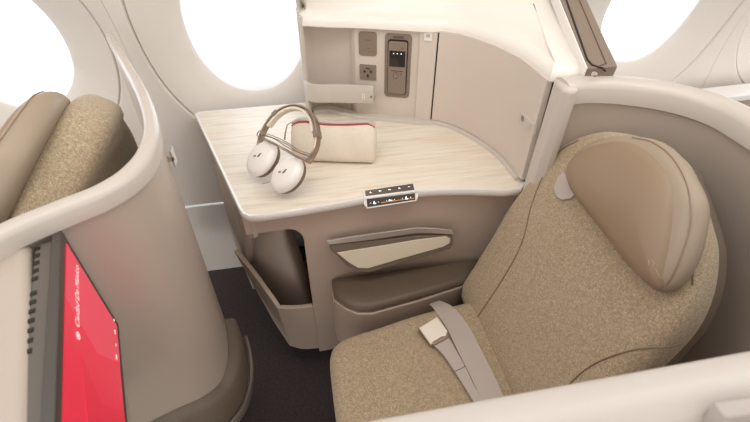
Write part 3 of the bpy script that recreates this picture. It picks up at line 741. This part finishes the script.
# headrest
HRF = Frame(BF.w(0, 0, 0.045), BF.U, BF.V)
ho = [(564, 178), (563, 168), (568, 155), (580, 144), (600, 135), (625, 133), (655, 139), (675, 157), (690, 182), (697, 203), (695, 226), (688, 254), (678, 274), (667, 286), (656, 290), (645, 286), (622, 260), (594, 222), (572, 195)]
hcen = HRF.hit(640, 205)
hr = Pillow(HRF.hits(ho), HRF, 0.05, 0.020, 0.010, n=3, cen=hcen)
hr_o = hr.build('headrest', 'leather_side', seat, label='brown leather headrest')
hi = [(563, 178), (562.5, 168), (569, 156), (583, 146.5), (600, 140), (622, 138), (642, 144), (658, 156), (672, 176), (678, 200), (677, 226), (672, 254), (664, 276), (656, 288.5), (648, 286), (638, 279), (619, 258), (591, 221), (570, 194)]
hp = Pillow(HRF.hits(hi, 0.004), Frame(HRF.w(0, 0, 0.0045), HRF.U, HRF.V), 0.03, 0.015, 0.018, n=3, cen=hcen, back_edge=0.006)
hp.build('headrest_pad', 'leather', hr_o, label='smooth darker brown leather pad')
tube('piping', [hr.top(*HRF.hit(q_.x, q_.y), 0.0012) for q_ in smooth_path([(a_, b_, 0) for a_, b_ in [(630, 136.5), (650, 141), (669, 155), (684, 179), (690.5, 203), (689, 228), (681, 255), (671, 275), (662, 286)]], 8)], 0.0012, 'leather', hr_o, 6)
tg = HRF.hits([(558, 177), (563, 172), (568, 176), (574, 188), (575, 195), (570, 199), (561, 200), (556, 196), (554, 188)], -0.03)
prism('headrest_hinge', tg, HRF, -0.036, -0.028, 'belt', seat, bev=0.002, label='pale grey hinge tab')
# faint embossed mark at the tip of the pad
c = HRF.hit(650, 262, 0.02)
mk_ = []
for du in (-0.008, -0.004):
    pass
def headpt(px, py, dn): 
    u, v_ = HRF.hit(px, py, 0.02); return hp.top(u, v_, dn)
mk_.append(tube_data([headpt(646, 259, .0003), headpt(646, 264, .0003)], 0.0006, 5)); mk_.append(tube_data([headpt(649, 259, .0003), headpt(651, 262, .0003), headpt(649, 265, .0003)], 0.0006, 5))
mk_.append(tube_data([headpt(651, 268, .0003), headpt(656, 274, .0003), headpt(658, 281, .0003), headpt(653, 275, .0003), headpt(651, 268, .0003)], 0.0006, 5))
multi('embossed_mark', mk_, 'inkpale', hr_o)
# back shell of the seat and base
prism('seat_back_shell', [(u * 0.97 - 0.018, v_ * 0.97 + 0.01) for u, v_ in [(p.x, p.y) for p in back.o[::3]]], BF, -0.115, -0.07, 'taupe_dark', seat, bev=0.01)
# cushion
ZS = 0.462
co_ = [(0.44, 0.738), (0.34, 0.734), (0.24, 0.722), (0.14, 0.702), (0.06, 0.688), (0.022, 0.672), (0.005, 0.645), (0.0, 0.60), (0.0, 0.50), (0.004, 0.40), (0.02, 0.345), (0.07, 0.325), (0.20, 0.32), (0.35, 0.32), (0.46, 0.325), (0.485, 0.40), (0.485, 0.56), (0.48, 0.70)]
cu = Pillow(co_, FLAT(ZS), 0.13, 0.030, 0.010, n=4)
cu_o = cu.build('cushion', 'fabric', seat)
cs_ = smooth_path([cu.top(*FLAT(ZS).hit(px, py), 0.0002) for px, py in [(384, 318), (398, 319), (412, 317), (425, 309), (433, 300)]], 4)
prism('seat_base', [(0.04, 0.36), (0.60, 0.34), (0.60, 0.70), (0.04, 0.66)], FLAT(0), 0.03, ZS - 0.12, 'taupe_dark', seat, bev=0.01)

# belt
def drape(name, pts, lift, th, m, parent, label=None, bev=0.0006):
    """pts as left/right pixel pairs along the strap"""
    fr = FLAT(ZS); v = []; f = []; L = []
    for (l, r, dz) in pts:
        q = []
        for px in (l, r):
            u, w = fr.hit(px[0], px[1], lift); base = cu.top(u, w); q.append(Vector((u, w, base.z + lift + dz)))
        L.append(q)
    lp = smooth_path([q[0] for q in L], 4); rp_ = smooth_path([q[1] for q in L], 4)
    for a, b in zip(lp, rp_): v += [a, b, b - Vector((0, 0, th)), a - Vector((0, 0, th))]
    for i in range(len(lp) - 1):
        for k in range(4): f.append((i * 4 + k, i * 4 + (k + 1) % 4, i * 4 + 4 + (k + 1) % 4, i * 4 + 4 + k))
    f += [(0, 1, 2, 3), tuple(range(4 * len(lp) - 4, 4 * len(lp)))]
    return mk(name, v, f, m, parent, bev=bev, seg=2, label=label)
belt = drape('lap_belt', [((430, 297), (440, 293.5), 0), ((435, 309), (452, 305), 0), ((447, 331), (467, 325), 0), ((461, 361), (480, 350), 0.002), ((474, 388), (494, 378), 0.003), ((483, 412), (505, 403), 0.004), ((492, 440), (522, 440), 0.004)], 0.006, 0.0025, 'belt', seat, label='grey-beige belt strap')
drape('belt_tongue_strap', [((432, 346), (447, 338), 0), ((443, 357), (455, 351), 0), ((456, 376), (465, 369), 0), ((468, 395), (473, 386), 0), ((482, 418), (486, 409), 0)], 0.0115, 0.0025, 'belt', belt)
tube('strap_fold', [cu.top(*FLAT(ZS).hit(px, py, .012), .0125) for px, py in [(454, 373.5), (460, 371), (465, 368)]], 0.0007, 'gap', belt, 6)
bq = [(418, 329), (437, 318), (448.5, 334), (448, 338), (435, 345.5), (431, 345)]
def zcu(px, py): return cu.top(*FLAT(ZS).hit(px, py, .01)).z
zb_ = zcu(433, 332)
fb = Frame((0, 0, zb_ + 0.004), (1, 0, 0), (0, 1, 0))
prism('buckle_body', fb.hits(bq, 0.01), fb, 0.0, 0.014, 'bronze', belt, bev=0.002, label='metal buckle body')
prism('buckle_plate', fb.hits([(419, 328), (437, 317), (447.5, 331), (446, 336), (442, 336.5), (433, 342), (431, 345)], 0.016), fb, 0.012, 0.0175, 'buckle', belt, bev=0.0015, label='shiny metal lift plate')

# seat ahead: only its backrest and headrest rise above its shell
fs = thing('passenger_seat', 'seat back of the row ahead, seen edge-on beside the left window', 'seat', (0.40, 0.56, 0.455))
bv, bf_ = back.data()
wv_ = []
for q in bv:
    d = q - BF.o; u, vv_, n_ = d.dot(BF.U), d.dot(BF.V), d.dot(BF.N)
    if n_ < -0.035: n_ -= max(0.0, 0.50 - vv_) * 0.55
    wv_.append(BF.w(u, vv_, n_))
fb_ = mk('backrest', wv_, bf_, 'fabric', fs, angle=80); fb_.matrix_parent_inverse = Matrix.Translation((-0.40, -0.56, -0.455))
for chd in bk_.children:
    c2 = chd.copy(); COL.objects.link(c2); c2.parent = fb_; c2.matrix_parent_inverse = Matrix.Identity(4)
for src in (hr_o,):
    c1 = src.copy(); COL.objects.link(c1); c1.parent = fs; c1.matrix_parent_inverse = Matrix.Translation((-0.40, -0.56, -0.455))
    for chd in src.children:
        c2 = chd.copy(); COL.objects.link(c2); c2.parent = c1; c2.matrix_parent_inverse = Matrix.Identity(4)
fs.location = (-0.752, 0.80, 0.565); fs.rotation_euler = (0, math.radians(8), math.radians(0))

# ------------------------------------------------------------------ POUCH
po = thing('amenity_pouch', 'cream canvas pouch with red zip trim beside the headphones', 'pouch', P(330, 160, ZT))
e0 = P(291, 161.5, ZT + .004); e1 = P(376, 164.5, ZT + .004)
LU = (e1 - e0).normalized(); PL = (e1 - e0).length; LD_ = Vector((-LU.y, LU.x, 0))
prof0 = [(0.004, 0.0), (-0.004, 0.014), (-0.001, 0.036), (0.009, 0.064), (0.024, 0.090), (0.038, 0.103), (0.048, 0.108), (0.060, 0.104), (0.078, 0.082), (0.088, 0.050), (0.090, 0.016), (0.080, 0.0)]
v = []; f = []; S = 22; K = len(prof0)
for i in range(S + 1):
    t = i / S; e = min(t, 1 - t); k = 1 - 0.10 * math.exp(-e * 40) - (0.04 if e == 0 else 0)
    for j, (d, z) in enumerate(prof0):
        wob = 0.0018 * math.sin(t * 17 + j * 0.9) * (1 if 1 < j < 6 or j > 8 else 0.3)
        v.append(e0 + LU * (PL * t) + LD_ * (0.04 + (d - 0.04) * k + wob) + Vector((0, 0, z * k * (1 + 0.03 * math.sin(t * 9)) - 0.003)))
for i in range(S):
    for j in range(K): f.append((i * K + j, i * K + (j + 1) % K, (i + 1) * K + (j + 1) % K, (i + 1) * K + j))
f += [tuple(range(K)), tuple(range(S * K, (S + 1) * K))]
mk('pouch_body', v, f, 'pouch', po, sub=1, angle=70)
def ridge(j, dn, t0=0.02, t1=0.98, n=12):
    out = []
    for i in range(n + 1):
        t = t0 + (t1 - t0) * i / n; ii = t * S; a = int(min(S - 1, ii)); fr_ = ii - a
        out.append(v[a * K + j].lerp(v[(a + 1) * K + j], fr_) + Vector((0, 0, dn)) + LD_ * (-dn * .3))
    return out
tube('zip_piping', ridge(5, 0.0015), 0.0016, 'redtrim', po, 6, label='red piping')
tube('zip_piping', ridge(7, 0.0015, 0.03, 0.6), 0.0014, 'redtrim', po, 6, label='red piping')
sweep('zip_tape', ridge(6, 0.0008), [(0.009, -0.001), (0.006, 0.0022), (-0.006, 0.0022), (-0.009, -0.001)], 'zipgrey', po, label='grey zip tape')
w0 = ridge(6, 0.003)[0]
tube('zip_pull', [w0, w0 - LU * 0.012 - LD_ * .006 + Vector((0, 0, -0.006)), w0 - LU * 0.018 - LD_ * .016 + Vector((0, 0, -0.026)), w0 - LU * 0.021 - LD_ * .022 + Vector((0, 0, -0.044))], [0.001, 0.0016, 0.0022, 0.0028], 'tassel', po, 6, label='golden zip pull')

# ------------------------------------------------------------------ HEADPHONES
b0_ = P(270, 192, ZT + 0.002)
hd_u = (P(289, 181, ZT + .04) - P(262, 166, ZT + .04)).normalized()
vdir = Vector((-hd_u.y, hd_u.x, 0)) * 0.72 + Vector((0, 0, 0.70))
HF = Frame(b0_ + Vector((0, 0, 0.018)), hd_u, vdir)
hph = thing('headphones', 'white and bronze over-ear headphones leaning on the cream pouch', 'headphones', b0_)
band_px = [(259, 152), (260.5, 140), (266, 127), (275, 115), (286, 108), (297, 106), (308, 110), (315.5, 120), (318, 134), (316, 149), (308, 163)]
bp_ = smooth_path([HF.w(*HF.hit(a, b)) for a, b in band_px], 5)
sweep('headband', bp_, [(0.0035, -0.008), (0.0035, 0.008), (0.001, 0.0105), (-0.0025, 0.009), (-0.0025, -0.009), (0.001, -0.0105)], 'bronze', hph, up=HF.N, label='bronze headband')
inn = smooth_path([HF.w(*HF.hit(a, b)) for a, b in [(269, 127), (277, 117), (287, 110.5), (297, 109), (306, 113), (312, 122), (314, 133)]], 4)
sweep('headband_pad', inn, [(0.003, -0.008), (0.003, 0.008), (-0.003, 0.009), (-0.003, -0.009)], 'pouch', hph, up=HF.N, label='pale padding under the band')
for (a, b) in (((274.5, 116.5), (279, 112.5)), ((317, 131), (317.6, 138))):
    q_0, q_1 = HF.w(*HF.hit(*a)), HF.w(*HF.hit(*b))
    sweep('band_slider', [q_0, q_1], [(0.006, -0.011), (0.006, 0.012), (-0.006, 0.012), (-0.006, -0.011)], 'fitting', hph, up=HF.N, bev=0.001)
for (cx_, cy_, rx, ry, rot, tu_, tv_) in ((258.5, 157.0, 0.041, 0.051, -10, -0.05, 0.06), (283.5, 173.0, 0.041, 0.051, -14, -0.02, 0.06)):
    u, w = HF.hit(cx_, cy_, 0.022)
    cc = HF.w(u, w, 0.0)
    N2 = (HF.N + HF.U * tu_ + HF.V * tv_).normalized(); U2 = (HF.U - HF.U.dot(N2) * N2).normalized(); V2 = N2.cross(U2)
    ca, sa = math.cos(math.radians(rot)), math.sin(math.radians(rot)); CF = Frame(cc, U2 * ca + V2 * sa, V2 * ca - U2 * sa)
    ell = [(rx * math.cos(2 * math.pi * k / 20), ry * math.sin(2 * math.pi * k / 20)) for k in range(20)]
    CS = Frame(CF.w(0, 0, 0.020), CF.U, CF.V)
    cup = Pillow(ell, CS, 0.018, 0.012, 0.006, n=2, back_edge=0.002).build('ear_cup', 'cupwhite', hph, label='white ear cup')
    CB = Frame(CF.w(0, 0, 0.003), CF.U, CF.V)
    Pillow([(a * 0.97, b * 0.97) for a, b in ell], CB, 0.018, 0.008, 0.0, n=2).build('ear_cushion', 'cushionbrown', cup, label='dark brown ear cushion')
    sw = [(-0.002, -0.004), (0.006, -0.003), (0.010, 0.003), (0.013, 0.005), (0.008, 0.006), (0.003, 0.002)]
    R2 = lambda a, b: (a * math.cos(.55 - math.radians(rot)) - b * math.sin(.55 - math.radians(rot)), a * math.sin(.55 - math.radians(rot)) + b * math.cos(.55 - math.radians(rot)))
    tm = prism_data([R2(a, b) for a, b in sw], CS, 0.004, 0.0064)
    t1 = prism_data([R2(a, b) for a, b in [(-0.013, -0.001), (-0.0115, -0.001), (-0.0115, 0.004), (-0.013, 0.004)]], CS, 0.004, 0.0062)
    t2 = prism_data([R2(a, b) for a, b in [(-0.010, -0.001), (-0.006, -0.001), (-0.0055, 0.0015), (-0.0065, 0.004), (-0.010, 0.004)]], CS, 0.004, 0.0062)
    multi('cup_emblem', [tm, t1, t2], 'ink', cup, label='small dark wing emblem')
cab = []
for k in range(6):
    o1 = random.uniform(-1.5, 1.5); o2 = random.uniform(-2, 2)
    pth = [(260, 130 + k * 1.3), (263, 133 + k * 1.3 + o1 * .3), (274, 137 + k * 1.5 + o1), (287, 144 + k * 1.7 + o2), (299, 151 + k * 1.5 + o1), (310, 154 + k * 1.6)]
    cab.append(tube_data(smooth_path([HF.w(*HF.hit(a, b, 0.024 + 0.0015 * (k % 3)), 0.024 + 0.0015 * (k % 3)) for a, b in pth], 4), 0.0011, 6))
for ex in ((259, 131, 261, 139), (311, 153, 308, 163)):
    cab.append(tube_data(smooth_path([HF.w(*HF.hit(a, b, n), n) for a, b, n in ((ex[0], ex[1], .012), (ex[0] + (2 if ex[0] > 300 else -2), (ex[1] + ex[3]) / 2, .006), (ex[2], ex[3], .012))], 4), 0.0014, 6))
cab.append(tube_data(smooth_path([HF.w(*HF.hit(a, b, n), n) for a, b, n in ((269, 155, .01), (275, 163, .004), (277, 174, .0), (272, 181, -.002), (262, 184, -.004))], 5), 0.0009, 6))
multi('wrapped_cable', cab, 'bronze', hph, label='thin cable wound around the band')

# ------------------------------------------------------------------ neighbouring furniture
rc = thing('side_console', 'console of the seat behind, edge just visible at the right under the far window', 'console', (1.8, 1.3, 0))
ZR = 0.68
r0 = P(708, 99.5, ZR); r1 = P(760, 93.5, ZR); dd = (r1 - r0).normalized(); r1 = r0 + dd * 1.0
prism('worktop_edge', [(r0.x, r0.y), (r1.x, r1.y), (r1.x, r1.y + 0.09), (r0.x, r0.y + 0.09)], FLAT(0), ZR - 0.025, ZR, 'trimwhite', rc, bev=0.004, label='white edged top')
nn = Vector((-dd.y, dd.x, 0)) * 0.02
prism('console_front', [(r0.x + nn.x, r0.y + nn.y), (r1.x + nn.x, r1.y + nn.y), (r1.x, r1.y + 0.085), (r0.x, r0.y + 0.085)], FLAT(0), 0.02, ZR - 0.03, 'taupe', rc)

# ------------------------------------------------------------------ LIGHT
def area(name, loc, size, energy, col, target):
    l = bpy.data.lights.new(name, 'AREA'); l.shape = 'RECTANGLE'; l.size, l.size_y = size; l.energy = energy; l.color = col
    o = bpy.data.objects.new(name, l); COL.objects.link(o); o.location = loc
    o.rotation_euler = (Vector(target) - Vector(loc)).to_track_quat('-Z', 'Y').to_euler(); return o
area('ceiling_wash', (0.4, 0.35, 2.25), (3.0, 0.35), 5, (1.0, 0.93, 0.85), (0.4, 0.9, 0.56))
area('sidewall_wash', (0.4, 0.55, 1.95), (4.6, 0.12), 9, (1.0, 0.96, 0.91), (0.4, 1.25, 0.85))
w = bpy.data.worlds.new('cabin_daylight'); SC.world = w; w.use_nodes = True
nt = w.node_tree; bg = nt.nodes['Background']
tc = nt.nodes.new('ShaderNodeTexCoord'); sx = nt.nodes.new('ShaderNodeSeparateXYZ'); mr = nt.nodes.new('ShaderNodeMapRange')
mr.inputs['From Min'].default_value = -0.3; mr.inputs['From Max'].default_value = 0.75; mr.inputs['To Min'].default_value = 0.0; mr.inputs['To Max'].default_value = 1.0
mixc = nt.nodes.new('ShaderNodeMixRGB'); mixc.inputs['Color1'].default_value = (1.08, 1.0, 0.92, 1); mixc.inputs['Color2'].default_value = (2.3, 2.5, 2.75, 1)
nt.links.new(tc.outputs['Generated'], sx.inputs['Vector']); nt.links.new(sx.outputs['Y'], mr.inputs['Value']); nt.links.new(mr.outputs['Result'], mixc.inputs['Fac']); nt.links.new(mixc.outputs['Color'], bg.inputs['Color'])
mz = nt.nodes.new('ShaderNodeMapRange'); mz.inputs['From Min'].default_value = 0.25; mz.inputs['From Max'].default_value = 0.95; mz.inputs['To Min'].default_value = 1.0; mz.inputs['To Max'].default_value = 0.45
nt.links.new(sx.outputs['Z'], mz.inputs['Value']); nt.links.new(mz.outputs['Result'], bg.inputs['Strength'])

# ------------------------------------------------------------------ CAMERA
cam = bpy.data.cameras.new('camera'); co = bpy.data.objects.new('camera', cam); COL.objects.link(co); SC.camera = co
cam.sensor_width = 36; cam.lens = 36 * F / 750; cam.clip_start = 0.02
co.location = (0, 0, CH); co.rotation_euler = (math.pi / 2 - PITCH, 0, -YAW)
cam.dof.use_dof = True; cam.dof.focus_distance = 1.2; cam.dof.aperture_fstop = 5.6
SC.view_settings.view_transform = 'Standard'; SC.view_settings.look = 'None'; SC.view_settings.gamma = 1; SC.view_settings.exposure = 0.2
